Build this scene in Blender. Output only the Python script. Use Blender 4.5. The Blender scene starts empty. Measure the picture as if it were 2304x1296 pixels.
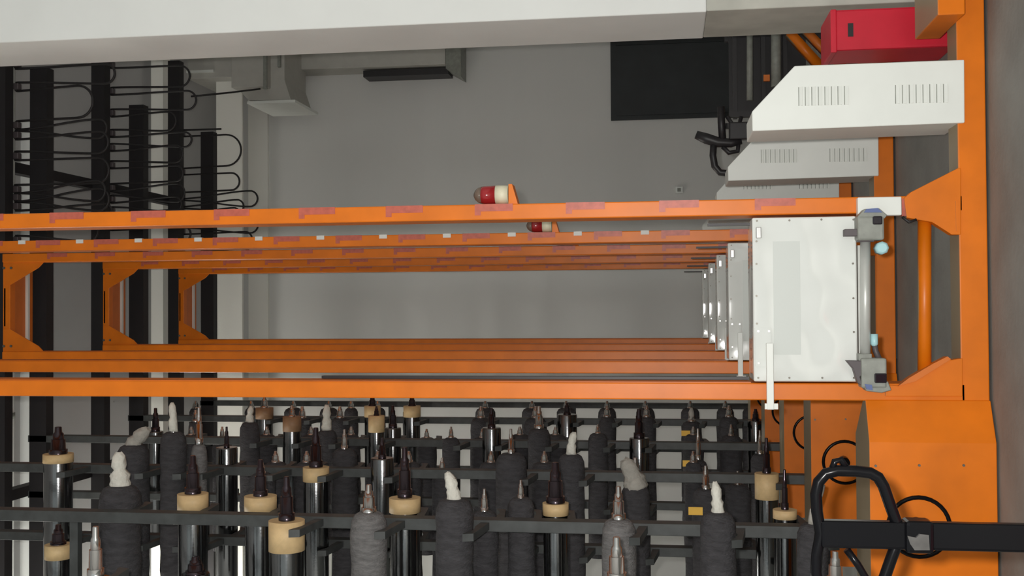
import bpy, bmesh, math, random
from mathutils import Vector, Matrix

# ---------------------------------------------------------------- camera, world, lights
SC = bpy.context.scene
COL = SC.collection
W, H, F = 2304, 1296, 2450.0
CAM = Vector((0.0, 0.0, 1.487))
# the photograph was taken with the camera on its side: image right = down in the room
_Y = Vector((348, 42, F)).normalized()
_Z = Vector((-17252, 153, F)); _Z = (_Z - _Y * _Z.dot(_Y)).normalized()
_X = _Y.cross(_Z)
cam_d = bpy.data.cameras.new('camera'); cam_d.sensor_fit = 'HORIZONTAL'; cam_d.sensor_width = 36.0
cam_d.lens = F / W * 36.0; cam_d.clip_end = 200
cam = bpy.data.objects.new('camera', cam_d); COL.objects.link(cam)
M = Matrix(((_X[0], -_X[1], -_X[2]), (_Y[0], -_Y[1], -_Y[2]), (_Z[0], -_Z[1], -_Z[2]))).to_4x4()
M.translation = CAM
cam.matrix_world = M
SC.camera = cam

def at(px, py, Y):
    """point of the room at depth Y seen at photo pixel (px, py)"""
    c = Vector((px - W / 2, py - H / 2, F))
    w = Vector((_X.dot(c), _Y.dot(c), _Z.dot(c)))
    return CAM + w * (Y / w.y)

world = bpy.data.worlds.new('world'); SC.world = world
world.use_nodes = True
bg = world.node_tree.nodes['Background']
bg.inputs[0].default_value = (0.93, 1.0, 0.97, 1); bg.inputs[1].default_value = 0.60

fl = bpy.data.lights.new('camera_flash', 'POINT'); fl.energy = 640; fl.shadow_soft_size = 0.03
fl.color = (1.0, 0.97, 0.93)
flo = bpy.data.objects.new('camera_flash', fl); flo.location = (0.05, 0.04, 1.56); COL.objects.link(flo)

# lamps of the hall, high up on the left beyond the frame
for (lx, ly, lz, pw) in ((-4.2, 8.6, 7.5, 140), (-4.5, 12.5, 7.72, 230)):
    ld = bpy.data.lights.new('hall_lamp', 'POINT'); ld.shadow_soft_size = 0.25; ld.energy = pw
    ld.color = (1.0, 0.98, 0.90)
    lo = bpy.data.objects.new('hall_lamp', ld); lo.location = (lx, ly, lz); COL.objects.link(lo)

SC.view_settings.view_transform = 'Standard'
SC.view_settings.look = 'None'
SC.view_settings.exposure = 0.0
SC.view_settings.gamma = 1.0
SC.view_settings.use_curve_mapping = False

# ---------------------------------------------------------------- materials
MATS = {}
def mat(name, col, rough=0.5, metal=0.0, var=0.0, vscale=6.0, bump=0.0, bscale=40.0, spec=0.5, trans=0.0, stretch=None):
    m = bpy.data.materials.new(name); m.use_nodes = True
    nt = m.node_tree; b = nt.nodes['Principled BSDF']
    b.inputs['Base Color'].default_value = (*col, 1)
    b.inputs['Roughness'].default_value = rough
    b.inputs['Metallic'].default_value = metal
    b.inputs['Specular IOR Level'].default_value = spec
    b.inputs['Transmission Weight'].default_value = trans
    tc = nt.nodes.new('ShaderNodeTexCoord')
    src = tc.outputs['Object']
    if stretch:
        mp = nt.nodes.new('ShaderNodeMapping'); mp.inputs['Scale'].default_value = stretch
        nt.links.new(src, mp.inputs[0]); src = mp.outputs[0]
    if var > 0:
        n = nt.nodes.new('ShaderNodeTexNoise'); n.inputs['Scale'].default_value = vscale
        n.inputs['Detail'].default_value = 4
        nt.links.new(src, n.inputs['Vector'])
        r = nt.nodes.new('ShaderNodeValToRGB')
        r.color_ramp.elements[0].position = 0.3; r.color_ramp.elements[1].position = 0.7
        r.color_ramp.elements[0].color = (*[c * (1 - var) for c in col], 1)
        r.color_ramp.elements[1].color = (*[min(1, c * (1 + var)) for c in col], 1)
        nt.links.new(n.outputs['Fac'], r.inputs[0]); nt.links.new(r.outputs[0], b.inputs['Base Color'])
    if bump > 0:
        n2 = nt.nodes.new('ShaderNodeTexNoise'); n2.inputs['Scale'].default_value = bscale; n2.inputs['Detail'].default_value = 0.0 if name == 'panel_white' else 2.0
        nt.links.new(src, n2.inputs['Vector'])
        bp = nt.nodes.new('ShaderNodeBump'); bp.inputs['Strength'].default_value = bump; bp.inputs['Distance'].default_value = 0.02
        nt.links.new(n2.outputs['Fac'], bp.inputs['Height']); nt.links.new(bp.outputs[0], b.inputs['Normal'])
    MATS[name] = m
    return m

mat('orange', (0.74, 0.175, 0.004), 0.38, spec=0.38, var=0.10, vscale=5)
mat('orange_dark', (0.66, 0.16, 0.012), 0.45, var=0.10, vscale=5)
mat('white_paint', (0.80, 0.82, 0.78), 0.45, var=0.02)
mat('panel_white', (0.76, 0.78, 0.75), 0.085, var=0.02, spec=0.8, bump=1.0, bscale=4.6)
mat('label_grey', (0.62, 0.65, 0.62), 0.5)
mat('wall', (0.70, 0.70, 0.68), 0.85, var=0.05, vscale=0.6, stretch=(0.1, 1, 1.2))
mat('wall_light', (0.95, 0.94, 0.88), 0.8, var=0.03, vscale=0.8)
mat('ceiling', (0.5, 0.5, 0.5), 0.9, var=0.06, vscale=0.7)
mat('column_white', (0.88, 0.90, 0.88), 0.7, var=0.03, vscale=2)
mat('column_grey', (0.56, 0.56, 0.50), 0.7, var=0.12, vscale=4)
mat('floor', (0.23, 0.235, 0.22), 0.7, var=0.16, vscale=3, bump=0.1, bscale=30)
mat('black_steel', (0.018, 0.016, 0.018), 0.45)
mat('black_gloss', (0.004, 0.004, 0.005), 0.22, spec=0.15)
mat('plate_grey', (0.07, 0.068, 0.065), 0.4, 0.3, var=0.2, vscale=30)
mat('rack_steel', (0.055, 0.06, 0.06), 0.5, var=0.25, vscale=12)
mat('rail_black', (0.012, 0.010, 0.012), 0.6)
mat('cable_black', (0.015, 0.013, 0.014), 0.55)
mat('grey_metal', (0.55, 0.56, 0.53), 0.35, 0.25, var=0.1)
mat('sensor_grey', (0.27, 0.28, 0.25), 0.5, var=0.15, vscale=20)
mat('sensor_dark', (0.09, 0.075, 0.08), 0.5)
mat('glass_dark', (0.02, 0.015, 0.02), 0.08)
mat('sensor_blue', (0.10, 0.14, 0.32), 0.4)
mat('cap_cyan', (0.42, 0.68, 0.72), 0.4)
mat('red_tape', (0.50, 0.11, 0.07), 0.4, var=0.15, vscale=30)
mat('white_tag', (0.72, 0.70, 0.66), 0.6)
mat('red_box', (0.62, 0.012, 0.035), 0.4, var=0.08)
mat('red_dome', (0.42, 0.02, 0.025), 0.15, trans=0.25)
mat('dome_clear', (0.30, 0.22, 0.17), 0.12, trans=0.5)
mat('cream', (0.75, 0.70, 0.52), 0.5)
mat('door_dark', (0.022, 0.026, 0.028), 0.6, var=0.2, vscale=3)
mat('chrome', (0.20, 0.205, 0.21), 0.16, 1.0, bump=0.02, bscale=60)
mat('chrome_light', (0.62, 0.61, 0.60), 0.18, 1.0)
mat('shaft_dark', (0.075, 0.06, 0.07), 0.22, 0.9)
mat('tape_beige', (0.70, 0.50, 0.26), 0.55, var=0.08, vscale=25)
mat('tape_brown', (0.30, 0.17, 0.09), 0.55, var=0.1, vscale=25)
mat('fabric_grey', (0.17, 0.165, 0.165), 0.95, var=0.25, vscale=18, bump=0.6, bscale=60, stretch=(4, 1, 1))
mat('fabric_dark', (0.052, 0.050, 0.055), 0.9, var=0.3, vscale=14, bump=0.6, bscale=50, stretch=(3, 1, 1))
mat('cloth_white', (0.72, 0.71, 0.64), 0.9, var=0.08, vscale=20, bump=0.5, bscale=40)
mat('cloth_grey', (0.42, 0.40, 0.36), 0.9, var=0.12, vscale=20, bump=0.5, bscale=40)
mat('tag_yellow', (0.85, 0.50, 0.06), 0.5)
mat('duct', (0.66, 0.66, 0.58), 0.3, 0.35, var=0.05)
mat('duct_white', (0.50, 0.49, 0.45), 0.7, var=0.05)
mat('pipe_white', (0.80, 0.82, 0.80), 0.3)
mat('screw', (0.16, 0.15, 0.13), 0.4, 0.6)

def dusty(m, dust=(0.30, 0.24, 0.15)):
    # dust settled on faces that look up
    nt = m.node_tree; b = nt.nodes['Principled BSDF']
    g = nt.nodes.new('ShaderNodeNewGeometry'); sp = nt.nodes.new('ShaderNodeSeparateXYZ')
    nt.links.new(g.outputs['Normal'], sp.inputs[0])
    mr = nt.nodes.new('ShaderNodeMapRange'); mr.inputs['From Min'].default_value = 0.85; mr.inputs['From Max'].default_value = 0.97
    nt.links.new(sp.outputs['Z'], mr.inputs['Value'])
    mx = nt.nodes.new('ShaderNodeMix'); mx.data_type = 'RGBA'; mx.inputs['B'].default_value = (*dust, 1)
    src = b.inputs['Base Color'].links[0].from_socket
    nt.links.new(mr.outputs[0], mx.inputs['Factor']); nt.links.new(src, mx.inputs['A'])
    nt.links.new(mx.outputs['Result'], b.inputs['Base Color'])
dusty(MATS['orange']); dusty(MATS['orange_dark'])

# ---------------------------------------------------------------- mesh helpers
ORG = {}
class MB:
    def __init__(s): s.v = []; s.f = []; s.sm = []
    def _add(s, vs, fs, smooth=False):
        o = len(s.v); s.v += [Vector(v) for v in vs]
        s.f += [tuple(i + o for i in f) for f in fs]; s.sm += [smooth] * len(fs)
        return s
    def box(s, x0, x1, y0, y1, z0, z1):
        vs = [(x, y, z) for x in (x0, x1) for y in (y0, y1) for z in (z0, z1)]
        return s._add(vs, [(0, 1, 3, 2), (4, 6, 7, 5), (0, 4, 5, 1), (2, 3, 7, 6), (0, 2, 6, 4), (1, 5, 7, 3)])
    def prect(s, px0, py0, px1, py1, Y, d):
        """box whose front face (at depth Y) spans the photo rectangle, d deep"""
        pm, qm = (px0 + px1) / 2, (py0 + py1) / 2
        return s.box(at(pm, py1, Y).x, at(pm, py0, Y).x, Y, Y + d, at(px1, qm, Y).z, at(px0, qm, Y).z)
    def prism(s, pts, off):
        n = len(pts); a = [Vector(p) for p in pts]; b = [p + Vector(off) for p in a]
        fs = [tuple(range(n)), tuple(range(2 * n - 1, n - 1, -1))]
        fs += [(i, (i + 1) % n, n + (i + 1) % n, n + i) for i in range(n)]
        return s._add(a + b, fs)
    def pprism(s, pix, Y, d):
        return s.prism([at(p[0], p[1], Y) for p in pix], (0, d, 0))
    def tube(s, pts, r, n=8, closed=False):
        pts = [Vector(p) for p in pts]; k = len(pts); rings = []
        rr = r if isinstance(r, (list, tuple)) else [r] * k
        up = None
        for i, p in enumerate(pts):
            a = pts[(i - 1) % k] if (closed or i > 0) else p
            b = pts[(i + 1) % k] if (closed or i < k - 1) else p
            t = (b - a).normalized()
            if up is None:
                up = t.orthogonal().normalized()
            else:
                up = (up - t * up.dot(t))
                up = up.normalized() if up.length > 1e-6 else t.orthogonal().normalized()
            w = t.cross(up)
            rings.append([p + (up * math.cos(2 * math.pi * j / n) + w * math.sin(2 * math.pi * j / n)) * rr[i] for j in range(n)])
        vs = [q for ring in rings for q in ring]; fs = []
        for i in range(k if closed else k - 1):
            i2 = (i + 1) % k
            for j in range(n):
                j2 = (j + 1) % n
                fs.append((i * n + j, i * n + j2, i2 * n + j2, i2 * n + j))
        s._add(vs, fs, True)
        if not closed:
            o = len(s.v) - len(vs)
            s.f += [tuple(o + j for j in range(n)), tuple(o + (k - 1) * n + j for j in range(n))]; s.sm += [False, False]
        return s
    def lathe(s, prof, c, axis='x', n=18, jit=0.0, rng=None):
        """prof: (position along axis, radius); c: the two other coordinates"""
        vs = []; k = len(prof)
        for (a, r) in prof:
            for j in range(n):
                t = 2 * math.pi * j / n
                rj = r * (1 + (rng.uniform(-jit, jit) if rng else 0))
                u, w = math.cos(t) * rj, math.sin(t) * rj
                if axis == 'x': vs.append((a, c[0] + u, c[1] + w))
                elif axis == 'y': vs.append((c[0] + u, a, c[1] + w))
                else: vs.append((c[0] + u, c[1] + w, a))
        fs = []
        sm = []
        o = len(s.v); s.v += [Vector(v) for v in vs]
        for i in range(k - 1):
            flat = abs(prof[i][0] - prof[i + 1][0]) < 1e-5
            for j in range(n):
                j2 = (j + 1) % n
                s.f.append((o + i * n + j, o + i * n + j2, o + (i + 1) * n + j2, o + (i + 1) * n + j)); s.sm.append(not flat)
        s.f.append(tuple(o + j for j in range(n))); s.sm.append(False)
        s.f.append(tuple(o + (k - 1) * n + j for j in range(n))); s.sm.append(False)
        return s
    def mesh(s, name, org):
        me = bpy.data.meshes.new(name)
        me.from_pydata([tuple(v - org) for v in s.v], [], s.f)
        for p, q in zip(me.polygons, s.sm): p.use_smooth = q
        bm = bmesh.new(); bm.from_mesh(me); bmesh.ops.recalc_face_normals(bm, faces=bm.faces); bm.to_mesh(me); bm.free()
        return me
    def build(s, name, m, parent=None, bevel=0.0, org=None):
        if parent is not None: o_ = ORG[parent]
        elif org is not None: o_ = Vector(org)
        else:
            xs = [v.x for v in s.v]; ys = [v.y for v in s.v]; zs = [v.z for v in s.v]
            o_ = Vector(((min(xs) + max(xs)) / 2, (min(ys) + max(ys)) / 2, min(zs)))
        me = s.mesh(name, o_); me.materials.append(MATS[m])
        ob = bpy.data.objects.new(name, me); COL.objects.link(ob)
        if parent is not None: ob.parent = parent
        else: ob.location = o_
        ORG[ob] = o_
        if bevel:
            b = ob.modifiers.new('bevel', 'BEVEL'); b.width = bevel; b.segments = 2; b.limit_method = 'ANGLE'
        return ob

def tag(o, label=None, cat=None, group=None, kind=None):
    if label: o['label'] = label
    if cat: o['category'] = cat
    if group: o['group'] = group
    if kind: o['kind'] = kind
    return o
def thing(name, loc, label, cat, group=None):
    e = bpy.data.objects.new(name, None); e.empty_display_size = 0.1; COL.objects.link(e)
    e.location = loc; ORG[e] = Vector(loc)
    return tag(e, label, cat, group)
def copy_tree(o, parent=None):
    c = o.copy(); COL.objects.link(c); c.parent = parent
    for ch in list(o.children): copy_tree(ch, c)
    return c
def struct(name, mb, m, label=None, cat=None, bevel=0):
    o = mb.build(name, m, bevel=bevel); tag(o, label, cat, kind='structure'); return o

YF = [5.30, 7.37, 9.01, 10.76, 12.56]        # the five stackers
YR = [5.98, 7.78, 9.54, 11.45, 13.34]        # the five racks
YW = 15.5
ZC = 8.05

# ---------------------------------------------------------------- room
struct('floor', MB().box(-5.2, 5.2, -3, YW, -0.1, 0), 'floor', 'grey brown concrete floor of the hall', 'floor')
struct('wall_back', MB().box(-5.2, 5.2, YW, YW + 0.2, 0, ZC), 'wall', 'plain grey back wall of the hall', 'wall')
struct('wall_left', MB().box(-5.2, -5.0, -3, YW, 0, ZC), 'wall', 'plain grey side wall beyond the cylinder racks', 'wall')
struct('wall_right', MB().box(5.0, 5.2, -3, YW, 0, ZC), 'wall', 'plain grey side wall behind the column', 'wall')
struct('ceiling', MB().box(-5.2, 5.2, -3, YW, ZC, ZC + 0.15), 'ceiling', 'grey concrete ceiling above the rails', 'ceiling')
def beam(name, px0, px1, Y, d, m, label, py0=None, py1=None):
    z1, z0 = at(px0, 690, Y).z, at(px1, 690, Y).z
    x0 = -5 if py1 is None else at(px0, py1, Y).x
    x1 = 5 if py0 is None else at(px0, py0, Y).x
    return struct(name, MB().box(x0, x1, Y, Y + d, z0, z1), m, label, 'beam')
beam('trim_1', 559, 603, YW - 0.06, 0.06, 'wall_light', 'pale band along the top of the back wall')
beam('trim_2', 487, 545, 14.55, 0.05, 'wall_light', 'pale ceiling beam in front of the back wall')
beam('trim_3', 340, 367, 13.0, 0.2, 'wall_light', 'narrow pale ceiling beam between the black rails')
beam('trim_4', 38, 79, 10.35, 0.22, 'column_white', 'white ceiling beam at the far left', py0=270)

# column on the right
Yc = 6.4
xc = at(800, 61, Yc).x
yb = Yc * at(800, 61, 1).x / at(800, 118, 1).x
zd = at(1590, 40, Yc).z
struct('trim_5', MB().box(xc, xc + 0.75, Yc, yb, zd, ZC), 'column_white', 'long white painted column along the top edge of the picture', 'column', 0.008)
struct('trim_6', MB().box(xc + 0.006, xc + 0.756, Yc + 0.006, yb + 0.006, 0, zd), 'column_grey', 'dirty grey lower part of the white column', 'column', 0.008)

# dark door in the back wall
p0 = at(1375, 272, YW); p1 = at(1375, 95, YW)
dm = MB().box(p0.x, p0.x + 2.0, YW - 0.05, YW + 0.02, 0, p0.z)
d1 = struct('door_1', dm, 'door_dark', 'dark door in the back wall beside the column', 'door')
for i in range(2):
    MB().box(p0.x + 0.06 + i, p0.x + 0.95 + i, YW - 0.07, YW - 0.05, 0.1, p0.z - 0.08).build('door_leaf', 'door_dark', d1)

sw = MB().prect(1520, 420, 1536, 434, YW - 0.04, 0.04)
so = sw.build('wall_socket', 'grey_metal'); tag(so, 'small grey socket box on the back wall', 'socket')
q = MB().prect(1524, 423, 1532, 431, YW - 0.05, 0.011).build('socket_face', 'sensor_grey', so)

# ---------------------------------------------------------------- stacker cranes
def make_stacker():
    Y = YF[0]
    R = thing('stacker_crane', (0, Y, 0), '', 'stacker crane', 'orange stacker cranes parked in line')
    D = 0.19
    xr0, xr1 = at(1600, 486, Y).x, at(1600, 449.5, Y).x
    xl0, xl1 = at(1600, 900, Y).x, at(1600, 861.5, Y).x
    ZT = 1.487 + 5.89
    zcr = 1.487 + 5.86
    zbt = at(2160, 690, Y).z                       # top of base beam
    # posts
    MB().box(xr0, xr1, Y, Y + D, zbt - 0.02, ZT).build('mast_post', 'orange', R, 0.006)
    MB().box(xl0, xl1, Y, Y + D, zbt - 0.02, ZT).build('mast_post', 'orange', R, 0.006)
    # thin inner flanges seen along the posts
    MB().box(xl1, xl1 + 0.004, Y + 0.012, Y + D, at(1690, 860, Y).z, ZT - 0.3).build('post_flange', 'orange_dark', R)
    # top frame
    MB().box(xl1 - 0.01, xr0 + 0.01, Y + 0.02, Y + 0.10, zcr - 0.035, zcr + 0.035).build('crossbar', 'orange', R, 0.004)
    MB().box(xl1 - 0.01, xr0 + 0.01, Y + 0.10, Y + 0.27, zcr - 0.025, zcr + 0.02).build('crossbar_channel', 'orange_dark', R)
    MB().box(xl1 + 0.03, xr0 - 0.03, Y + 0.27, Y + 0.30, zcr - 0.05, zcr + 0.015).build('white_strip', 'white_paint', R)
    MB().box(xl1 - 0.01, xr0 + 0.01, Y + 0.31, Y + 0.37, zcr - 0.035, zcr + 0.025).build('rear_crossbar', 'orange_dark', R)
    MB().prect(1592, 502, 1690, 508, Y + 0.10, 0.02).build('sensor_rod', 'black_steel', R)
    for (xa, sg) in ((xl1, 1), (xr0, -1)):
        MB().prism([(xa, Y + 0.015, zcr - 0.36), (xa, Y + 0.015, zcr + 0.03), (xa + sg * 0.20, Y + 0.015, zcr + 0.03),
                    (xa + sg * 0.20, Y + 0.015, zcr - 0.04), (xa + sg * 0.05, Y + 0.015, zcr - 0.31)], (0, 0.012, 0)).build('top_gusset', 'orange', R)
        for dz in (0.02, -0.05):
            MB().lathe([(Y + 0.005, 0.012), (Y + 0.016, 0.012)], (xa + sg * 0.05, zcr + dz), 'y', 6).build('bolt', 'screw', R)
    MB().box((xl0 + xr1) / 2 - 0.18, (xl0 + xr1) / 2 + 0.18, Y + 0.02, Y + 0.10, zcr + 0.0, zcr + 0.034).build('guide_roller_block', 'black_steel', R, 0.01)
    # base beam with its end block
    xb1 = at(2190, -330, Y).x
    bb = MB().box(xl0, xb1, Y, Y + 0.17, 0.012, zbt).build('base_beam', 'orange', R, 0.006)
    MB().box(xl0 + 0.1, xb1 - 0.1, Y + 0.03, Y + 0.14, 0, 0.012).build('travel_wheel_skirt', 'black_steel', R)
    # right gusset plate and left gusset plate
    g = [(2034, 446), (2050, 432), (2156, 378), (2162, 378), (2162, 528), (2142, 528), (2098, 500), (2040, 490)]
    MB().pprism(g, Y - 0.012, 0.06).build('foot_gusset', 'orange', R, 0.003)
    MB().prect(2151, 452, 2157, 520, Y - 0.016, 0.006).build('weld_seam', 'orange', R)
    g = [(1992, 866), (2022, 868), (2046, 850), (2100, 818), (2132, 802), (2140, 810), (2166, 806), (2166, 892), (1992, 892)]
    MB().pprism(g, Y - 0.012, 0.06).build('foot_gusset', 'orange', R, 0.003)
    MB().pprism([(2022, 868), (2046, 850), (2100, 818), (2132, 802), (2140, 808), (2060, 858)], Y - 0.03, 0.02).build('gusset_lip', 'orange_dark', R)
    a, b = at(2080, 497, Y + 0.05), at(2080, 846, Y + 0.05)
    MB().tube([a, b], 0.031, 14).build('tie_tube', 'orange', R)
    # drive cabinet (left of the left post)
    xa, xm, xe = at(2000, 900, Y).x, at(2000, 990, Y).x, at(2000, 1500, Y).x
    zt = at(1948, 1000, Y).z
    fp = [(xa, Y - 0.004), (xm, Y - 0.09), (xe, Y - 0.09), (xe, Y + 0.28), (xm, Y + 0.28), (xa, Y + 0.06)]
    cb = MB().prism([(p[0], p[1], 0.01) for p in fp], (0, 0, zt - 0.01)).build('drive_cabinet', 'orange', R, 0.004)
    for (px, py) in ((1970, 1048), (2068, 1047), (2168, 1047)):
        c = at(px, py, Y - 0.09)
        MB().lathe([(Y - 0.096, 0.006), (Y - 0.088, 0.006)], (c.x, c.z), 'y', 8).build('screw', 'screw', cb)
    # handwheel on the cabinet
    hc = at(2068, 1186, Y - 0.15); ring = []
    rw = 0.134
    hw = MB().tube([(hc.x + rw * math.cos(t * math.tau / 32), hc.y, hc.z + rw * math.sin(t * math.tau / 32)) for t in range(32)], 0.010, 8, True).build('handwheel', 'black_gloss', R)
    MB().lathe([(hc.y - 0.03, 0.028), (hc.y + 0.061, 0.035)], (hc.x, hc.z), 'y', 14).build('hub', 'black_gloss', hw)
    # control cabinet between the posts
    cp = MB().prect(1694, 488, 1929, 859, Y - 0.035, 0.28).build('control_cabinet', 'panel_white', R, 0.008)
    for (px, py) in [(1703, 497), (1776, 496), (1848, 494), (1920, 494), (1702, 543), (1702, 594), (1702, 666), (1703, 728),
                     (1919, 593), (1920, 671), (1921, 747), (1706, 850), (1776, 850), (1850, 850), (1921, 850)]:
        c = at(px, py, Y - 0.035)
        MB().lathe([(Y - 0.040, 0.005), (Y - 0.034, 0.005)], (c.x, c.z), 'y', 8).build('screw', 'screw', cp)
    MB().prect(1740, 543, 1801, 798, Y - 0.0365, 0.004).build('label_strip', 'label_grey', cp)
    MB().prect(1701, 511, 1713, 536, Y - 0.055, 0.022).build('latch', 'chrome_light', cp, 0.003)
    pl = MB().prect(1699, 738, 1735, 824, Y - 0.047, 0.014).build('cover_plate', 'panel_white', cp)
    for (px, py) in ((1706, 745), (1730, 745), (1707, 817)):
        c = at(px, py, Y - 0.047)
        MB().lathe([(Y - 0.053, 0.006), (Y - 0.046, 0.006)], (c.x, c.z), 'y', 8).build('rivet', 'chrome_light', cp)
    # white arm hanging over the left post
    ar = MB().prect(1725, 772, 1741, 922, Y - 0.085, 0.025).build('limit_arm', 'white_paint', R, 0.003)
    MB().prect(1721, 908, 1751, 921, Y - 0.080, 0.018).build('arm_clamp', 'white_paint', R)
    MB().prect(1727, 775, 1739, 790, Y - 0.062, 0.03).build('arm_spacer', 'white_paint', R)
    # cross cylinder below the cabinet
    a, b = at(1947, 540, Y - 0.06), at(1947, 802, Y - 0.06)
    MB().tube([a, b], 0.0235, 14).build('cross_tube', 'grey_metal', R)
    MB().prect(1931, 552, 1937, 800, Y - 0.02, 0.05).build('cross_plate', 'grey_metal', R)
    # photo sensors
    s1 = MB().prect(1930, 486, 1990, 540, Y - 0.13, 0.10).build('photo_sensor', 'sensor_grey', R, 0.010)
    MB().pprism([(1929, 488), (1945, 470), (1978, 468), (1997, 484), (1990, 492), (1930, 500)], Y - 0.125, 0.09).build('sensor_hood', 'sensor_grey', s1, 0.004)
    MB().pprism([(1950, 470), (1975, 468), (1986, 478), (1944, 478)], Y - 0.132, 0.02).build('sensor_sticker', 'sensor_blue', s1)
    MB().prect(1964, 486, 1986, 505, Y - 0.137, 0.02).build('lens', 'glass_dark', s1, 0.006)
    MB().prect(1900, 515, 1948, 531, Y - 0.11, 0.05).build('bracket', 'sensor_dark', s1, 0.003)
    MB().prect(1930, 534, 1968, 544, Y - 0.10, 0.05).build('clamp', 'sensor_dark', s1, 0.003)
    c = at(1984, 558, Y - 0.11)
    MB().lathe([(c.y - 0.02, 0.020), (c.y - 0.012, 0.030), (c.y + 0.05, 0.030)], (c.x, c.z), 'y', 8).build('connector', 'cap_cyan', s1)
    s2 = MB().prect(1938, 806, 1996, 874, Y - 0.13, 0.10).build('photo_sensor', 'sensor_grey', R, 0.010)
    MB().pprism([(1904, 811), (1940, 812), (1966, 822), (1935, 848), (1942, 870), (1930, 862), (1920, 830)], Y - 0.12, 0.05).build('bracket', 'sensor_dark', s2, 0.003)
    MB().pprism([(1938, 862), (1998, 858), (2006, 878), (1984, 884), (1950, 880)], Y - 0.125, 0.09).build('sensor_hood', 'sensor_grey', s2, 0.004)
    MB().pprism([(1946, 864), (1962, 866), (1964, 878), (1950, 876)], Y - 0.136, 0.02).build('sensor_sticker', 'sensor_blue', s2)
    MB().prect(1968, 840, 1996, 862, Y - 0.137, 0.02).build('lens', 'glass_dark', s2, 0.006)
    MB().prect(1932, 796, 1962, 812, Y - 0.10, 0.06).build('clamp', 'sensor_grey', s2, 0.003)
    c = at(1967, 764, Y - 0.06)
    MB().lathe([(c.x - 0.03, 0.012), (c.x - 0.02, 0.017), (c.x + 0.026, 0.017)], (c.y, c.z), 'x', 10).build('connector', 'cap_cyan', s2)
    MB().tube([at(1967, 772, Y - 0.06), at(1970, 790, Y - 0.055), at(1978, 808, Y - 0.07)], 0.014, 8).build('plug_lead', 'sensor_dark', s2)
    jb = MB().prect(1930, 443, 2029, 485, Y - 0.05, 0.05).build('junction_box', 'white_paint', R, 0.005)
    MB().prect(2029, 447, 2048, 486, Y - 0.006, 0.03).build('post_foot', 'red_tape', R)
    MB().tube([at(2030, 488, Y - 0.02), at(2045, 500, Y - 0.02), at(2062, 494, Y - 0.02)], 0.007, 6).build('lead', 'cable_black', R)
    # chamfered motor cover on the right
    mc = MB().pprism([(1692, 251), (1788, 148), (2170, 134), (2171, 276), (1693, 295)], Y - 0.02, 0.36).build('motor_cover', 'white_paint', R, 0.005)
    for (x0, x1, n) in ((1802, 1905, 8), (2020, 2128, 8)):
        for i in range(n):
            px = x0 + (x1 - x0) * i / (n - 1)
            py0 = 196 - (px - 1800) * 0.022; py1 = py0 + 42
            c0, c1 = at(px, py1, Y - 0.02), at(px, py0, Y - 0.02)
            MB().prism([(c0.x, Y - 0.0195, c0.z - 0.008), (c0.x, Y - 0.0195, c0.z + 0.008), (c0.x, Y - 0.031, c0.z - 0.006)], (c1.x - c0.x, 0, 0)).build('louvre', 'white_paint', mc)
            MB().box(c0.x, c1.x, Y - 0.0215, Y - 0.018, c0.z + 0.008, c0.z + 0.0115).build('louvre_slot', 'sensor_grey', mc)
    # carriage block at the end of the base
    p = at(2110, 34, Y - 0.16); q_ = at(2172, 34, Y - 0.16)
    MB().box(p.x, p.x + 0.5, Y - 0.16, Y + 0.30, q_.z, p.z).build('end_block', 'orange', R, 0.006)
    # red tape on the outer half of the right post
    xm_ = xr0 + 0.55 * (xr1 - xr0)
    z0 = at(1790, 455, Y).z
    for i in range(15):
        za = z0 + i * 0.452
        if za + 0.3 > ZT: break
        MB().prism([(xr1 + 0.001, Y - 0.002, za), (xr1 + 0.001, Y - 0.002, za + 0.19), (xr0 + 0.3 * (xr1 - xr0), Y - 0.002, za + 0.19),
                    (xr0 + 0.3 * (xr1 - xr0), Y - 0.002, za + 0.16), (xm_, Y - 0.002, za + 0.16), (xm_, Y - 0.002, za)], (0, 0.012, 0)).build('reflective_tape', 'red_tape', R)
    # beacon lamp on its bracket
    yb_ = Y + 0.06
    b0 = at(1145, 438, yb_); b1 = at(1116, 438, yb_); b2 = at(1066, 438, yb_)
    br = MB().pprism([(1144, 414), (1152, 414), (1166, 462), (1144, 462)], yb_ - 0.045, 0.09).build('beacon_bracket', 'orange', R)
    MB().lathe([(b0.z, 0.046), (b1.z, 0.048)], (b0.x, yb_), 'z', 20).build('beacon_base', 'cream', R)
    hgt = b2.z - b1.z
    dome = MB().lathe([(b1.z, 0.046), (b1.z + hgt * 0.5, 0.045), (b1.z + hgt * 0.64, 0.043)], (b0.x, yb_), 'z', 20).build('beacon_dome', 'red_dome', R)
    MB().lathe([(b1.z + hgt * 0.64, 0.043), (b1.z + hgt * 0.8, 0.037), (b1.z + hgt * 0.93, 0.024), (b1.z + hgt, 0.008)], (b0.x, yb_), 'z', 20).build('dome_top', 'dome_clear', dome)
    return R

st = make_stacker()
st['label'] = 'nearest orange stacker crane, with the largest white control cabinet facing the camera'
LAB = ['second orange stacker crane from the front, small white tags along its upper post',
       'third orange stacker crane from the front, the middle one of five',
       'fourth orange stacker crane from the front, just before the farthest one',
       'farthest orange stacker crane, closest to the grey back wall']
for i in range(1, 5):
    c = copy_tree(st); c.location = (0, YF[i], 0); c['label'] = LAB[i - 1]
    if i == 1:
        ORG[c] = Vector((0, YF[1], 0))
        x1 = at(1600, 518, YF[1]).x
        for k in range(12):
            z = 1.6 + 0.452 * k
            MB().box(x1 - 0.022, x1 + 0.006, YF[1] - 0.006, YF[1] + 0.03, z, z + 0.055).build('white_tag', 'white_tag', c)

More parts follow.
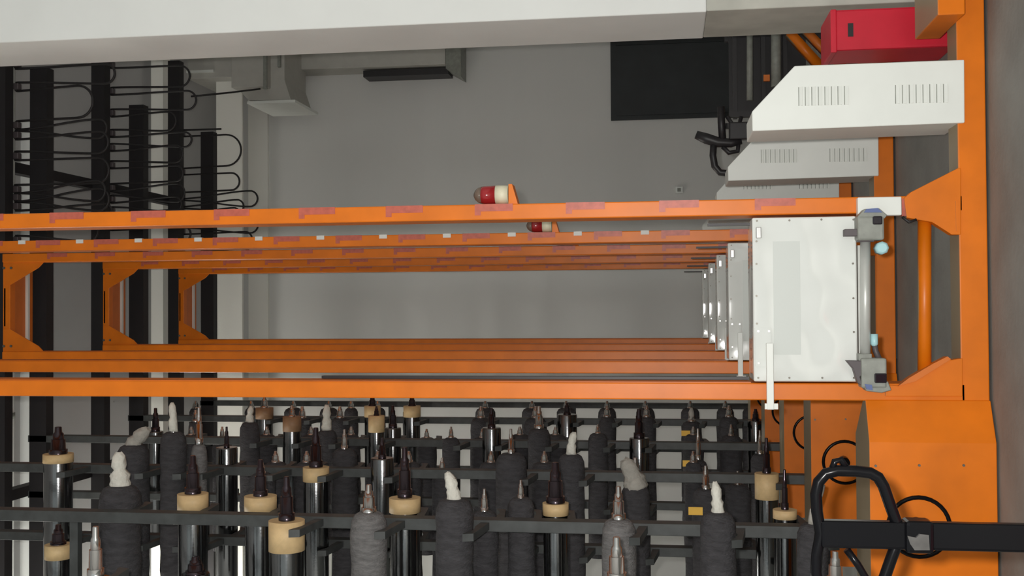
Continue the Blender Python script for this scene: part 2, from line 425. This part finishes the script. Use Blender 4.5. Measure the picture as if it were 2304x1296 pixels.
xl1 = at(1600, 861.5, YF[0]).x
MB().box(xl1 + 0.006, xl1 + 0.020, YF[0] + 0.14, YF[0] + 0.18, at(1690, 852, YF[0]).z, at(704, 850, YF[0]).z).build('conduit', 'black_steel', st)

# ---------------------------------------------------------------- overhead rails, festoon cables
zB, zA = 1.487 + 5.97, 1.487 + 5.84
RL = ['third', 'fourth', 'fifth']
for k in (2, 3, 4):
    xe = at(370, 135, YF[4]).x + (0.0 if k == 4 else 1.6)
    m = MB().box(-4.9, xe, YF[k] + 0.05, YF[k] + 0.17, zB - 0.075, zB + 0.075)
    o = m.build('guide_rail', 'rail_black'); tag(o, f'black overhead guide rail above the {RL[k-2]} stacker crane', 'rail', 'black overhead rails')
    xe = at(105, 167, YR[2]).x * zA / at(105, 167, YR[2]).z if False else at(300, 238, YR[3]).x
    m = MB().box(-4.9, xe, YR[k] - 0.05, YR[k] + 0.07, zA - 0.085, zA + 0.085)
    o = m.build('rack_beam', 'rail_black'); tag(o, f'black overhead beam carried by the {RL[k-2]} storage rack from the front', 'beam', 'black overhead rails')
    MB().box(-4.52, -4.48, YR[k] - 0.01, YR[k] + 0.03, zA + 0.085, ZC).build('hanger', 'rail_black', o)

for (px, py, lab) in ((15, 376, 'slanting black tie beam among the cable loops, above the orange masts in the picture'), (20, 1112, 'slanting black tie beam by the white pipe, in the lower left corner')):
    p = at(px, py, 9.0); x = p.x * (zB + 0.13 - 1.487) / (p.z - 1.487)
    o = MB().box(x - 0.05, x + 0.05, 8.6, 13.0, zB + 0.06, zB + 0.17).build('tie_beam', 'rail_black'); tag(o, lab, 'beam')

def festoon(Y, tops, drop, lab, seed, ztop):
    rng = random.Random(seed); pts = []
    rs = 0.04
    xs = [at(px, py, Y).x for (px, py) in tops]
    d = drop
    pts.append(Vector((xs[0] + rs, Y, ztop - 0.5)))
    for i, x in enumerate(xs):
        for t in range(7):
            a = math.pi * t / 6
            pts.append(Vector((x + rs * math.cos(a), Y + 0.01 * math.sin(i), ztop + rs * math.sin(a) * 0.9)))
        if i < len(xs) - 1:
            x2 = xs[i + 1]; dd = d * rng.uniform(0.8, 1.05); yo = rng.uniform(-0.1, 0.1)
            xa, xb = x - rs, x2 + rs; w = abs(xa - xb); mid = (xa + xb) / 2; bul = max(w / 2, 0.09) * rng.uniform(0.85, 1.15)
            zb = ztop - dd
            for u in (0.3, 0.6, 0.85):
                s_ = u * u * (3 - 2 * u)
                pts.append(Vector((xa + (mid + bul - xa) * s_, Y + yo * u, ztop - (dd - bul) * u)))
            for t in range(9):
                a = math.pi * t / 8
                pts.append(Vector((mid + bul * math.cos(a), Y + yo, zb + bul - bul * math.sin(a))))
            for u in (0.85, 0.6, 0.3):
                s_ = u * u * (3 - 2 * u)
                pts.append(Vector((xb + (mid - bul - xb) * s_, Y + yo * u, ztop - (dd - bul) * u)))
    root = thing('festoon_cable', (xs[0], Y, ztop - d), lab, 'cable', 'black festoon cables under the ceiling')
    # smooth path
    sm = []
    for i in range(len(pts) - 1):
        p0, p1, p2, p3 = pts[max(i - 1, 0)], pts[i], pts[i + 1], pts[min(i + 2, len(pts) - 1)]
        for t in (0, 0.5):
            sm.append(0.5 * ((2 * p1) + (p2 - p0) * t + (2 * p0 - 5 * p1 + 4 * p2 - p3) * t * t + (3 * p1 - p0 - 3 * p2 + p3) * t ** 3))
    MB().tube(sm, 0.0115, 6).build('cable', 'cable_black', root)
    MB().box(min(xs) - 0.3, max(xs) + 0.1, Y - 0.012, Y + 0.012, ztop + 0.035, ztop + 0.06).build('track', 'grey_metal', root)
    for i, x in enumerate(xs):
        MB().box(x - 0.028, x + 0.028, Y - 0.03, Y + 0.03, ztop - 0.02, ztop + 0.035).build('trolley', 'sensor_dark', root, 0.006)
    return root
T5 = [(412, y) for y in (300, 386, 440, 458, 476, 496, 520, 560, 600)]
T4 = [(253, y) for y in (145, 205, 254, 300, 332, 371, 422, 448, 474, 510, 550)]
T3 = [(40, y) for y in (145, 195, 282, 304, 351, 426, 444, 464, 500, 540)]
festoon(12.85, T5, 0.92, 'farthest black festoon cable, with wide loops hanging in front of the pale beams', 4, at(412, 450, 12.85).z)
festoon(11.02, T4, 0.90, 'middle black festoon cable, looped between the black overhead rails', 5, at(253, 380, 11.02).z)
festoon(9.28, T3, 0.92, 'front black festoon cable, hanging beside the white ceiling pipe', 6, at(40, 340, 9.28).z)

# white pipe, duct
Yp = 10.1
a = at(25, 690, Yp)
pp = thing('ceiling_pipe', (a.x, Yp, a.z - 0.06), 'white round pipe running under the ceiling at the left edge', 'pipe')
MB().tube([(-4.9, Yp, a.z), (at(25, 100, Yp).x, Yp, a.z)], 0.031, 14).build('pipe', 'pipe_white', pp)
cpx = at(25, 935, Yp).x
MB().tube([(cpx - 0.03, Yp, a.z), (cpx + 0.03, Yp, a.z)], 0.04, 14).build('coupling', 'sensor_grey', pp)
for x in (-3.5, 0.2, 1.9):
    MB().box(x - 0.01, x + 0.01, Yp - 0.01, Yp + 0.01, a.z + 0.03, ZC).build('hanger_rod', 'sensor_grey', pp)

Yd = 12.0
zd0, zd1 = at(199, 800, Yd).z, at(132, 800, Yd).z
xd0, xd1 = at(170, 984, Yd).x, at(170, 100, Yd).x
dd = thing('air_duct', (0, Yd, zd0), 'shiny galvanised air duct crossing behind the masts under the ceiling', 'duct')
rr = (zd1 - zd0) / 2
prof = []
for t in range(9):
    an = -math.pi / 2 + math.pi * t / 8
    prof.append((0, Yd + rr * 0.8 - rr * 0.8 * math.cos(an), (zd0 + zd1) / 2 + rr * math.sin(an)))
prof += [(0, Yd + 0.6, zd1), (0, Yd + 0.6, zd0)]
mb = MB().prism([(xd0, p[1], p[2]) for p in prof], (xd1 - xd0, 0, 0))
for i in range(2, 2 + 9): mb.sm[i] = True
mb.build('duct_body', 'duct', dd)
MB().box(xd0 - 0.02, xd0 + 0.01, Yd - 0.02, Yd + 0.62, zd0 - 0.02, zd1 + 0.02).build('duct_flange', 'chrome_light', dd)
for x in (xd0 + 0.4, xd1 - 0.5):
    MB().box(x - 0.01, x + 0.01, Yd + 0.25, Yd + 0.27, zd1, ZC).build('hanger_rod', 'sensor_grey', dd)

# vertical duct with hood and the grey unit high on the back wall
Yv = YW - 0.45
v = thing('wall_duct', (at(1000, 130, Yv).x, Yv, at(1040, 130, Yv).z), 'pale vertical duct with a flared end on the back wall beside the column', 'duct')
MB().box(at(800, 152, Yv).x, at(800, 60, Yv).x, Yv, YW, at(1002, 130, Yv).z, at(640, 130, Yv).z).build('duct_body', 'duct_white', v, 0.01)
MB().box(at(900, 166, Yv).x, at(900, 152, Yv).x, Yv + 0.12, YW, at(1005, 158, Yv).z, at(812, 158, Yv).z).build('side_shadow', 'black_steel', v)  # black box put in for the shadow along the duct's side
e0, e1 = at(1003, 154, Yv), at(1040, 176, Yv)
hz0, hz1 = e1.z, e0.z
MB().prism([(e0.x, Yv, hz1), (e1.x, Yv - 0.1, hz0), (e0.x + 1.2, Yv - 0.1, hz0), (e0.x + 1.2, Yv, hz1)], (0, 0.42, 0)).build('hood', 'sensor_grey', v)
Yu = YW - 1.3
u = thing('air_unit', (at(600, 180, Yu).x, Yu, at(662, 180, Yu).z), 'grey box-shaped air unit high up beside the column, under the ceiling', 'air unit')
MB().prect(520, 60, 600, 196, Yu, 1.2).build('housing', 'duct_white', u, 0.01)
MB().prect(400, 60, 524, 176, Yu + 0.1, 1.0).build('upper_housing', 'duct_white', u, 0.01)
MB().pprism([(600, 196), (600, 60), (640, 60), (640, 180), (655, 226), (560, 226), (535, 200)], Yu + 0.15, 0.9).build('outlet', 'duct_white', u, 0.01)
MB().prect(556, 226, 664, 232, Yu + 0.1, 1.0).build('drip_tray', 'white_paint', u)
MB().prect(400, 158, 480, 163, Yu + 0.05, 0.06).build('ledge_strip', 'white_paint', u)
MB().prect(592, 60, 600, 200, Yu - 0.02, 0.03).build('seam', 'sensor_grey', u)
MB().prect(624, 60, 630, 150, Yu + 0.1, 0.06).build('seam', 'sensor_grey', u)
for x in (0.3, 0.9):
    p = at(420, 150, Yu)
    MB().box(p.x + x, p.x + x + 0.02, Yu + 0.5, Yu + 0.52, at(400, 150, Yu + 0.1).z - 0.02, ZC).build('hanger_rod', 'sensor_grey', u)
wr = MB().tube([at(430, 217, 13.2), at(520, 208, 13.6), at(585, 200, Yu + 0.0)], 0.012, 6).build('supply_wire', 'cable_black')
tag(wr, 'thin dark wire running from the festoon to the air unit', 'wire')

# ---------------------------------------------------------------- storage racks and cylinders
XP1, XP2 = -1.20, -1.72
ALLR = [4.35] + YR
RN = ['front', 'first', 'second', 'third', 'fourth', 'farthest']
RLAB = ['dark steel cylinder rack closest to the camera, mostly outside the view',
        'first dark steel cylinder rack behind the pallet truck handle',
        'second dark steel cylinder rack, one row behind the wrapped rolls',
        'third dark steel cylinder rack from the front, the middle one',
        'fourth dark steel cylinder rack from the front, before the last',
        'farthest dark steel cylinder rack, hugging the front orange mast']
RACKS = []
for k, Yr in enumerate(ALLR):
    r = thing('cylinder_rack', ((XP1 + XP2) / 2, Yr, 0), RLAB[k], 'rack', 'dark steel cylinder racks')
    for xp in (XP1, XP2):
        MB().box(xp - 0.032, xp + 0.032, Yr - 0.05, Yr + 0.05, 0.012, zA + 0.10).build('post', 'rack_steel', r, 0.004)
        MB().box(xp - 0.07, xp + 0.07, Yr - 0.09, Yr + 0.09, 0, 0.014).build('foot_plate', 'rack_steel', r)
    for z in (0.35, 2.6, 4.9, zA + 0.03):
        MB().box(XP2 + 0.032, XP1 - 0.032, Yr - 0.025, Yr + 0.025, z, z + 0.05).build('rail', 'rack_steel', r)
    RACKS.append(r)

def arm(k, xp, Yc_, zb):
    """cantilever arm of rack k at post xp carrying a roll whose underside is at zb"""
    Yr = ALLR[k]; s = 1 if Yc_ > Yr else -1
    y0 = Yr + s * 0.05; y1 = Yc_ + s * 0.13
    m = MB().prism([(xp - 0.02, y0, zb - 0.06), (xp - 0.02, y0, zb - 0.012), (xp - 0.02, Yc_ - s * 0.05, zb - 0.001), (xp - 0.02, Yc_, zb - 0.008),
                    (xp - 0.02, Yc_ + s * 0.05, zb - 0.001), (xp - 0.02, y1, zb + 0.03), (xp - 0.02, y1 + s * 0.02, zb + 0.03), (xp - 0.02, y1, zb - 0.025)], (0.04, 0, 0))
    m.build('arm', 'rack_steel', RACKS[k])

COUNT = 0
def roll(k, side, px, pe, w, kind, tip, ws, label, ring=None, cloth=None, cat='cylinder', grp='printing cylinders on the racks', L=1.05):
    """printing cylinder on rack k (0 = closest), front or back side; px centre, pe its end, w its width, tip its shaft end"""
    global COUNT; COUNT += 1
    rng = random.Random(COUNT * 7 + 3)
    Y = ALLR[k] + (-0.22 if side == 'f' else 0.22)
    e = at(px, pe, Y); r = abs(at(px - w / 2, pe, Y).z - at(px + w / 2, pe, Y).z) / 2
    t = at(px, tip, Y).x
    z = e.z; rs = abs(at(px - ws / 2, pe, Y).z - at(px + ws / 2, pe, Y).z) / 2
    x1 = e.x; x0 = min(x1 - L, XP2 - 0.25)
    root = thing('printing_cylinder', ((x0 + x1) / 2, Y, z - r), label, cat, grp)
    n = 20
    if kind in ('ring', 'bare', 'bright'):
        MB().lathe([(x0, r * 0.96), (x0 + 0.01, r), (x1 - 0.01, r), (x1, r * 0.96)], (Y, z), 'x', n).build('body', 'chrome', root)
        if ring:
            rx0 = at(px, ring, Y).x
            MB().lathe([(rx0, r), (rx0, r * 1.05), (x1 + 0.004, r * 1.05), (x1 + 0.004, r * 0.98)], (Y, z), 'x', n + 4).build('tape_collar', 'tape_beige' if kind == 'ring' else 'tape_brown', root)
    else:
        m = 'fabric_grey' if kind == 'wrapg' else 'fabric_dark'
        prof = [(x0, r * 0.9)]
        a = x0
        while a < x1 - 0.09:
            prof.append((a, r * rng.uniform(0.96, 1.04))); a += rng.uniform(0.06, 0.1)
        prof += [(x1 - 0.05, r * 0.97), (x1 - 0.015, r * 0.80), (x1, r * 0.55)]
        MB().lathe(prof, (Y, z), 'x', n, 0.022, rng).build('wrapping', m, root)
    ln = t - x1
    sm = {'ring': 'shaft_dark', 'bare': 'shaft_dark', 'bright': 'chrome_light', 'wrap': 'chrome_light', 'wrapg': 'chrome_light'}[kind]
    sh = MB().lathe([(x1 - 0.03, rs * 1.25), (x1 + ln * 0.18, rs * 1.25), (x1 + ln * 0.18, rs), (x1 + ln * 0.55, rs * 0.95), (x1 + ln * 0.55, rs * 0.75),
                     (x1 + ln * 0.75, rs * 0.72), (x1 + ln * 0.8, rs * 0.5), (x1 + ln * 0.98, rs * 0.46), (x1 + ln, rs * 0.36)], (Y, z), 'x', 14).build('shaft', sm, root)
    if cloth:
        (c0, c1, cw, bend, cm) = cloth            # from, to (photo y), width, sideways bend, material
        X0, X1 = at(px, c0, Y).x, at(px, c1, Y).x; rc = cw / 2 * Y / F * 1.05
        pts = []; rad = []
        for i in range(9):
            s_ = i / 8
            pts.append((X0 + (X1 - X0) * s_, Y + rng.uniform(-0.004, 0.004), z + bend * Y / F * (s_ ** 2)))
            f = (1.15, 1.1, 1.0, 1.05, 0.72, 0.9, 0.85, 0.7, 0.35)[i]
            rad.append(rc * f * rng.uniform(0.92, 1.08))
        mb = MB().tube(pts, rad, 10)
        for v in mb.v: v += Vector((rng.uniform(-1, 1), rng.uniform(-1, 1), rng.uniform(-1, 1))) * rc * 0.10
        mb.build('cloth_wrap', cm, root)
    for xp in (XP1, XP2):
        if x0 < xp < x1: arm(k, xp, Y, z - r)
    return root

CW, CG = 'cloth_white', 'cloth_grey'
# closest rack: only shaft ends reach into view
roll(0, 'b', 215, 1300, 62, 'bright', 1184, 28, 'bright chrome shaft end entering the lower edge, leftmost of the bright ones')
roll(0, 'b', 1388, 1305, 70, 'bright', 1208, 36, 'polished conical shaft end in front of the pale wrapped roll')
roll(0, 'b', 1880, 1310, 66, 'bright', 1240, 32, 'silver conical shaft end beside the pallet truck handle')
# first rack
roll(1, 'f', 645, 1172, 74, 'ring', 1072, 28, 'large chrome cylinder with a wide beige tape collar, closest to the camera', ring=1238)
roll(1, 'f', 830, 1152, 80, 'wrapg', 1090, 26, 'pale grey fabric-wrapped roll with a bare silver shaft end')
roll(1, 'f', 1022, 1122, 84, 'wrap', 1076, 16, 'dark wrapped roll with a bent strip of white cloth on its shaft', cloth=(1132, 1064, 30, 16, CW))
roll(1, 'f', 1392, 1168, 76, 'wrapg', 1094, 26, 'crumpled grey wrapped roll behind the polished conical shaft end')
roll(1, 'f', 1615, 1152, 80, 'wrap', 1100, 16, 'dark wrapped roll with a knotted white cloth, next to the yellow tag', cloth=(1160, 1084, 26, 6, CW))
roll(1, 'f', 1830, 1178, 76, 'wrap', 1110, 14, 'dark wrapped roll with a thin white cloth just behind the pallet truck handle', cloth=(1182, 1090, 20, -22, CG))
roll(1, 'b', 270, 1092, 84, 'wrap', 1040, 18, 'dark wrapped roll with a thick bulb of white cloth on its shaft', cloth=(1098, 1018, 40, 4, CW))
roll(1, 'b', 434, 1112, 62, 'ring', 1025, 28, 'chrome cylinder with beige collar, left of two alike on the first rack', ring=1146)
roll(1, 'b', 586, 1117, 66, 'ring', 1034, 25, 'chrome cylinder with beige collar, its slim shaft beside the big collar', ring=1148)
roll(1, 'b', 911, 1121, 66, 'ring', 1006, 26, 'dark chrome cylinder with wide beige collar and dark stepped shaft, between two wrapped rolls', ring=1152)
roll(1, 'b', 1250, 1133, 56, 'ring', 1040, 34, 'cylinder with a yellowish collar and brown stepped shaft in the middle of the first rack', ring=1158)
roll(1, 'b', 1766, 1148, 52, 'ring', 1056, 14, 'cylinder with a thin pale collar beside the pallet truck handle loop', ring=1166)
roll(1, 'b', 131, 1226, 52, 'ring', 1180, 26, 'cylinder with a brownish collar at the bottom near the white pipe', ring=1256, L=0.6)
roll(1, 'f', 440, 1290, 60, 'bare', 1252, 34, 'chrome cylinder end low in the first rack below the beige collars')
roll(1, 'b', 1090, 1150, 62, 'wrap', 1100, 14, 'very dark wrapped roll between the white cloth strip and the yellowish collar')
roll(1, 'b', 1172, 1120, 62, 'wrap', 1080, 12, 'very dark wrapped roll left of the brown stepped shaft')
# second rack
roll(2, 'f', 711, 1052, 54, 'ring', 962, 24, 'chrome cylinder with a tall amber collar above the big beige collar', ring=1082)
roll(2, 'f', 131, 1022, 58, 'ring', 960, 30, 'cylinder with a worn tan collar in front of the galvanised duct', ring=1040)
roll(2, 'f', 1725, 1066, 52, 'ring', 985, 16, 'blue-grey cylinder with a wide tan collar and long bright shaft', ring=1122)
roll(2, 'f', 390, 972, 54, 'wrap', 930, 12, 'dark wrapped roll with white cloth pointing up to the orange mast', cloth=(972, 906, 20, 4, CW))
roll(2, 'f', 448, 1000, 34, 'wrapg', 916, 14, 'slim roll in pale grey wrapping with a bright shaft')
roll(2, 'b', 510, 1006, 46, 'bare', 960, 10, 'short dark capped cylinder with a thin shaft pin')
roll(2, 'f', 300, 1000, 66, 'wrap', 985, 20, 'dark bundled roll with greyish cloth draped to one side', cloth=(1010, 965, 36, -40, CG))
roll(2, 'f', 1285, 1022, 60, 'wrap', 980, 14, 'dark roll with a cream knotted cloth beside a bright pin', cloth=(1022, 972, 20, -8, CW))
roll(2, 'f', 1430, 1090, 64, 'wrap', 1030, 20, 'dark roll with a large crumpled grey cloth fanned out', cloth=(1100, 1034, 46, 26, CG))
roll(2, 'f', 1588, 1100, 62, 'wrap', 1048, 15, 'dark roll with a short bright shaft above the lowest yellow tag')
roll(2, 'b', 1660, 1090, 60, 'wrap', 1060, 12, 'black wrapped roll left of the tan collared cylinder')
roll(2, 'f', 860, 1030, 50, 'bare', 985, 14, 'dark chrome cylinder behind the stepped dark shaft')
roll(2, 'b', 995, 1060, 46, 'wrap', 1030, 12, 'dark wrapped roll behind the bent white cloth strip')
roll(2, 'f', 1150, 1020, 70, 'wrap', 965, 12, 'dark roll with a thin bright pin in the middle of the second rack')
roll(2, 'f', 590, 1065, 60, 'wrap', 1040, 12, 'dark wrapped roll behind the slim shaft of the second collared cylinder')
roll(2, 'b', 775, 1010, 56, 'wrap', 966, 12, 'dark wrapped roll right of the amber collar')
# third rack
roll(3, 'f', 735, 968, 46, 'wrap', 940, 12, 'dark wrapped roll with a long white cloth near the orange mast', cloth=(968, 911, 20, 0, CW))
roll(3, 'f', 562, 950, 42, 'wrap', 930, 10, 'small dark wrapped roll with white cloth tip below the orange mast', cloth=(950, 914, 16, -4, CW))
roll(3, 'f', 657, 938, 38, 'bright', 912, 12, 'cylinder with a brown taped end below the orange mast', ring=970)
roll(3, 'f', 847, 936, 34, 'ring', 914, 10, 'small cylinder with a muted tan collar in the third rack', ring=972)
roll(3, 'b', 884, 962, 36, 'bare', 912, 15, 'dark stepped shaft standing out between two tan collars')
roll(3, 'f', 1106, 962, 42, 'bare', 918, 14, 'dark shaft with a light edge at the middle of the third rack')
roll(3, 'f', 1213, 964, 50, 'wrap', 914, 18, 'dark roll with a thick pale grey shaft')
roll(3, 'b', 1085, 985, 54, 'wrap', 965, 10, 'broad dark roll below the wide bright gap of the third rack')
roll(3, 'b', 960, 985, 44, 'wrap', 965, 10, 'dark roll above the wide bright gap of the third rack')
roll(3, 'f', 1438, 985, 44, 'bare', 920, 20, 'dark glossy stepped shaft above the crumpled grey cloth')
roll(3, 'f', 1571, 1036, 44, 'wrap', 964, 11, 'dark roll with a long thin bright shaft next to the yellow tags')
roll(3, 'f', 1710, 1022, 44, 'wrap', 968, 10, 'dark roll with a thin grey shaft before the orange drive cabinet')
roll(3, 'b', 350, 970, 32, 'bare', 918, 15, 'brown bottle-shaped shaft end before the pale beam')
roll(3, 'f', 1015, 985, 40, 'wrap', 960, 10, 'dark roll at the edge of the wide bright gap in the racks')
roll(3, 'f', 1345, 975, 44, 'wrap', 955, 10, 'dark roll between the cream cloth and the glossy shaft')
roll(3, 'b', 1645, 980, 50, 'wrap', 955, 10, 'dark roll at the right end of the third rack')
roll(3, 'b', 500, 985, 40, 'wrap', 960, 10, 'dark roll behind the short capped cylinder')
# fourth and farthest racks
ORD = ['first', 'second', 'third', 'fourth', 'fifth', 'sixth', 'seventh', 'eighth', 'ninth', 'tenth', 'eleventh', 'twelfth', 'thirteenth', 'fourteenth', 'fifteenth', 'sixteenth']
FAR4 = [(440, 948, 30, 'wrap'), (595, 918, 36, 'bright'), (680, 940, 40, 'wrap'), (765, 940, 44, 'wrap'), (838, 914, 34, 'ring'), (927, 914, 36, 'ring'), (1082, 940, 46, 'wrap'),
        (1205, 940, 50, 'wrap'), (1276, 932, 44, 'bare'), (1366, 938, 38, 'wrap'), (1455, 938, 42, 'wrap'), (1556, 948, 46, 'wrap'), (1640, 938, 44, 'wrap'), (1700, 946, 36, 'bare')]
for i, (px, pe, w, kd) in enumerate(FAR4):
    roll(4, 'f', px, pe, w, kd, pe - 26, 14, {'ring': 'tan-collared', 'wrap': 'dark wrapped', 'bare': 'dark', 'bright': 'pinkish taped'}[kd] + f' cylinder on the fourth rack, {ORD[i]} from the left',
         ring=(pe + 24 if kd in ('ring', 'bright') else None), cloth=((960, 918, 14, 0, CG) if px == 1556 else None))
FAR5 = [(440, 26), (565, 28), (660, 40), (740, 40), (790, 30), (850, 34), (925, 36), (1092, 46), (1197, 46), (1274, 44), (1366, 40), (1452, 42), (1553, 42), (1632, 40), (1690, 40)]
for i, (px, w) in enumerate(FAR5):
    roll(5, 'f', px, 918, w, 'wrap', 902, 12, f'dark cylinder on the farthest rack, {ORD[i]} from the left')
FILL2 = [(620, 56), (690, 56), (850, 56), (920, 56), (1105, 56), (1225, 64), (1560, 40)]
for i, (px, w) in enumerate(FILL2):
    roll(2, 'b', px, 1040, w, 'wrap', 1015, 14, f'dark wrapped roll on the rear side of the second rack, {ORD[i]} from the left')
FILL3 = [(430, 36), (600, 44), (700, 44), (790, 40), (1170, 50), (1250, 52), (1560, 46)]
for i, (px, w) in enumerate(FILL3):
    roll(3, 'b', px, 978, w, 'wrap', 960, 12, f'dark wrapped roll on the rear side of the third rack, {ORD[i]} from the left')
# yellow tags hung on the racks
for (k, px, py, w, h) in ((4, 1543, 975, 20, 12), (3, 1549, 1043, 26, 14), (2, 1565, 1150, 32, 18)):
    Yt = ALLR[k] - 0.36
    o = MB().prect(px - w / 2, py - h / 2, px + w / 2, py + h / 2, Yt, 0.006)
    o = o.build('tag', 'tag_yellow', RACKS[k])

# ---------------------------------------------------------------- pallet trucks
def pallet_truck(X, Y, label, loop, lever, zsh):
    T = thing('pallet_truck', (X, Y, 0), label, 'pallet truck', 'black hand pallet trucks')
    MB().tube(loop, 0.0155, 12, True).build('handle_loop', 'black_gloss', T)
    return T
Yt = 3.0
def P(px, py): return at(px, py, Yt)
half = [(1846, 1200), (1838, 1150), (1836, 1112), (1842, 1084), (1858, 1066), (1884, 1059), (1925, 1060), (1958, 1064), (1976, 1074), (1988, 1094), (2004, 1140), (2018, 1178), (2040, 1200)]
loop = [P(*h) for h in half] + [P(h[0], 2400 - h[1]) for h in half[-2:0:-1]]
ax = P(2000, 1203)
T = pallet_truck(ax.x, Yt, 'black hand pallet truck at the lower right, its handle loop close to the camera', loop, None, 0.3)
zt = P(1846, 1203).z
MB().box(ax.x - 0.036, ax.x + 0.036, Yt - 0.02, Yt + 0.02, 0.30, zt).build('shaft', 'black_gloss', T, 0.008)
MB().box(ax.x - 0.042, ax.x + 0.042, Yt - 0.035, Yt + 0.035, P(2096, 1203).z, P(2032, 1203).z).build('hub_block', 'black_gloss', T, 0.01)
MB().pprism([(2042, 1206), (2062, 1210), (2070, 1202), (2090, 1204), (2092, 1238), (2058, 1238), (2048, 1224)], Yt - 0.04, 0.008).build('maker_plate', 'plate_grey', T)
MB().tube([P(1872, 1056), P(1878, 1038), P(1892, 1034), P(1904, 1052)], 0.009, 8).build('release_lever', 'black_gloss', T)
MB().tube([P(1905, 1236), P(1930, 1270), P(1960, 1320), P(2010, 1340)], 0.010, 8).build('stay', 'black_gloss', T)
MB().lathe([(0.12, 0.06), (0.3, 0.055), (0.36, 0.04)], (ax.x, Yt), 'z', 16).build('pump', 'black_steel', T)
MB().box(ax.x - 0.26, ax.x + 0.26, Yt - 0.08, Yt + 0.08, 0.10, 0.24).build('chassis', 'red_box', T, 0.02)
for s in (-1, 1):
    MB().box(ax.x + s * 0.19 - 0.075, ax.x + s * 0.19 + 0.075, Yt - 1.2, Yt - 0.08, 0.05, 0.09).build('fork', 'red_box', T, 0.008)
    MB().lathe([(ax.x + s * 0.06 - 0.025, 0.09), (ax.x + s * 0.06 + 0.025, 0.09)], (Yt + 0.02, 0.09), 'x', 18).build('steer_wheel', 'black_steel', T)
    MB().lathe([(ax.x + s * 0.19 - 0.04, 0.04), (ax.x + s * 0.19 + 0.04, 0.04)], (Yt - 1.1, 0.04), 'x', 14).build('fork_roller', 'black_steel', T)

Y2 = 8.3
def P2(px, py): return at(px, py, Y2)
b2 = P2(1660, 300)
T2 = thing('pallet_truck', (b2.x, Y2, 0), 'black hand pallet truck behind the white motor covers, only its twisted handle showing', 'pallet truck', 'black hand pallet trucks')
MB().tube([P2(1566, 303), P2(1590, 312), P2(1615, 320), P2(1645, 322), P2(1668, 316)], [0.032, 0.042, 0.04, 0.034, 0.03], 10).build('grip', 'black_steel', T2)
MB().tube([P2(1622, 240), P2(1623, 275), P2(1626, 318)], 0.028, 10).build('handle_bar', 'black_steel', T2)
MB().tube([P2(1606, 318), P2(1604, 350), P2(1608, 374), P2(1620, 388), P2(1640, 390), P2(1664, 386)], 0.026, 10).build('handle_loop', 'black_steel', T2)
MB().tube([P2(1636, 262), P2(1648, 280), P2(1662, 284), P2(1668, 262)], 0.016, 8).build('release_lever', 'black_steel', T2)
MB().tube([P2(1626, 330), P2(1640, 344), P2(1660, 340), P2(1662, 318)], 0.018, 8).build('brake_lever', 'black_steel', T2)
MB().box(b2.x - 0.05, b2.x + 0.08, Y2 - 0.04, Y2 + 0.04, 0.24, P2(1640, 300).z).build('shaft', 'black_steel', T2, 0.01)
MB().box(b2.x - 0.26, b2.x + 0.26, Y2 - 0.08, Y2 + 0.1, 0.08, 0.24).build('chassis', 'black_steel', T2, 0.02)
for s in (-1, 1):
    MB().lathe([(b2.x + s * 0.1 - 0.025, 0.09), (b2.x + s * 0.1 + 0.025, 0.09)], (Y2, 0.09), 'x', 16).build('steer_wheel', 'black_steel', T2)

# dark trolley with orange brace behind the covers
Y3 = 9.55
p = at(1690, 190, Y3)
K = thing('roller_trolley', (p.x, Y3, 0), 'dark trolley with grey rollers and an orange diagonal brace behind the column', 'trolley')
xa, xb = at(1700, 262, Y3).x, at(1700, 40, Y3).x
ztop = at(1640, 200, Y3).z
for x in (xa, xb - 0.05):
    for y in (Y3, Y3 + 0.6):
        MB().box(x, x + 0.05, y, y + 0.05, 0, ztop).build('upright', 'black_steel', K)
for px in (1650, 1715, 1765):
    MB().box(xa, xb, Y3 + 0.08, Y3 + 0.12, at(px + 10, 200, Y3).z, at(px, 200, Y3).z).build('crossbar', 'black_steel', K)
MB().box(xa + 0.05, xb - 0.05, Y3 + 0.3, Y3 + 0.35, 0.25, ztop - 0.02).build('back_plate', 'black_steel', K)
for (px, w) in ((1687, 7), (1746, 11)):
    MB().tube([at(px, 60, Y3 + 0.02), at(px, 196 if w > 8 else 226, Y3 + 0.02)], w * Y3 / F, 10).build('roller', 'sensor_grey', K)
MB().tube([at(1775, 74, Y3 - 0.03), at(1845, 150, Y3 - 0.03)], 0.05, 4).build('brace', 'orange', K)
MB().tube([at(1812, 70, Y3 - 0.03), at(1870, 130, Y3 - 0.03)], 0.045, 4).build('brace', 'orange_dark', K)
MB().prect(1718, 168, 1732, 182, Y3 - 0.02, 0.03).build('bracket', 'orange_dark', K)

# ---------------------------------------------------------------- red box beside the base
Yb = 5.85
pa, pb = at(1874, 114, Yb), at(2150, 100, Yb)
xr_ = at(1874, 22, Yb).x
RB = thing('red_crate', ((pa.x + xr_) / 2, Yb, 0), 'bright red metal box standing beside the white column', 'box')
MB().box(pa.x, xr_, Yb, Yb + 0.34, 0, pa.z).build('body', 'red_box', RB, 0.012)
MB().prect(1908, 52, 1920, 82, Yb - 0.004, 0.01).build('slot', 'black_steel', RB)
MB().box(pa.x - 0.012, xr_, Yb - 0.012, Yb + 0.352, pa.z - 0.02, pa.z + 0.012).build('rim', 'red_box', RB, 0.006)
print('objects', len(bpy.data.objects), 'rolls', COUNT)
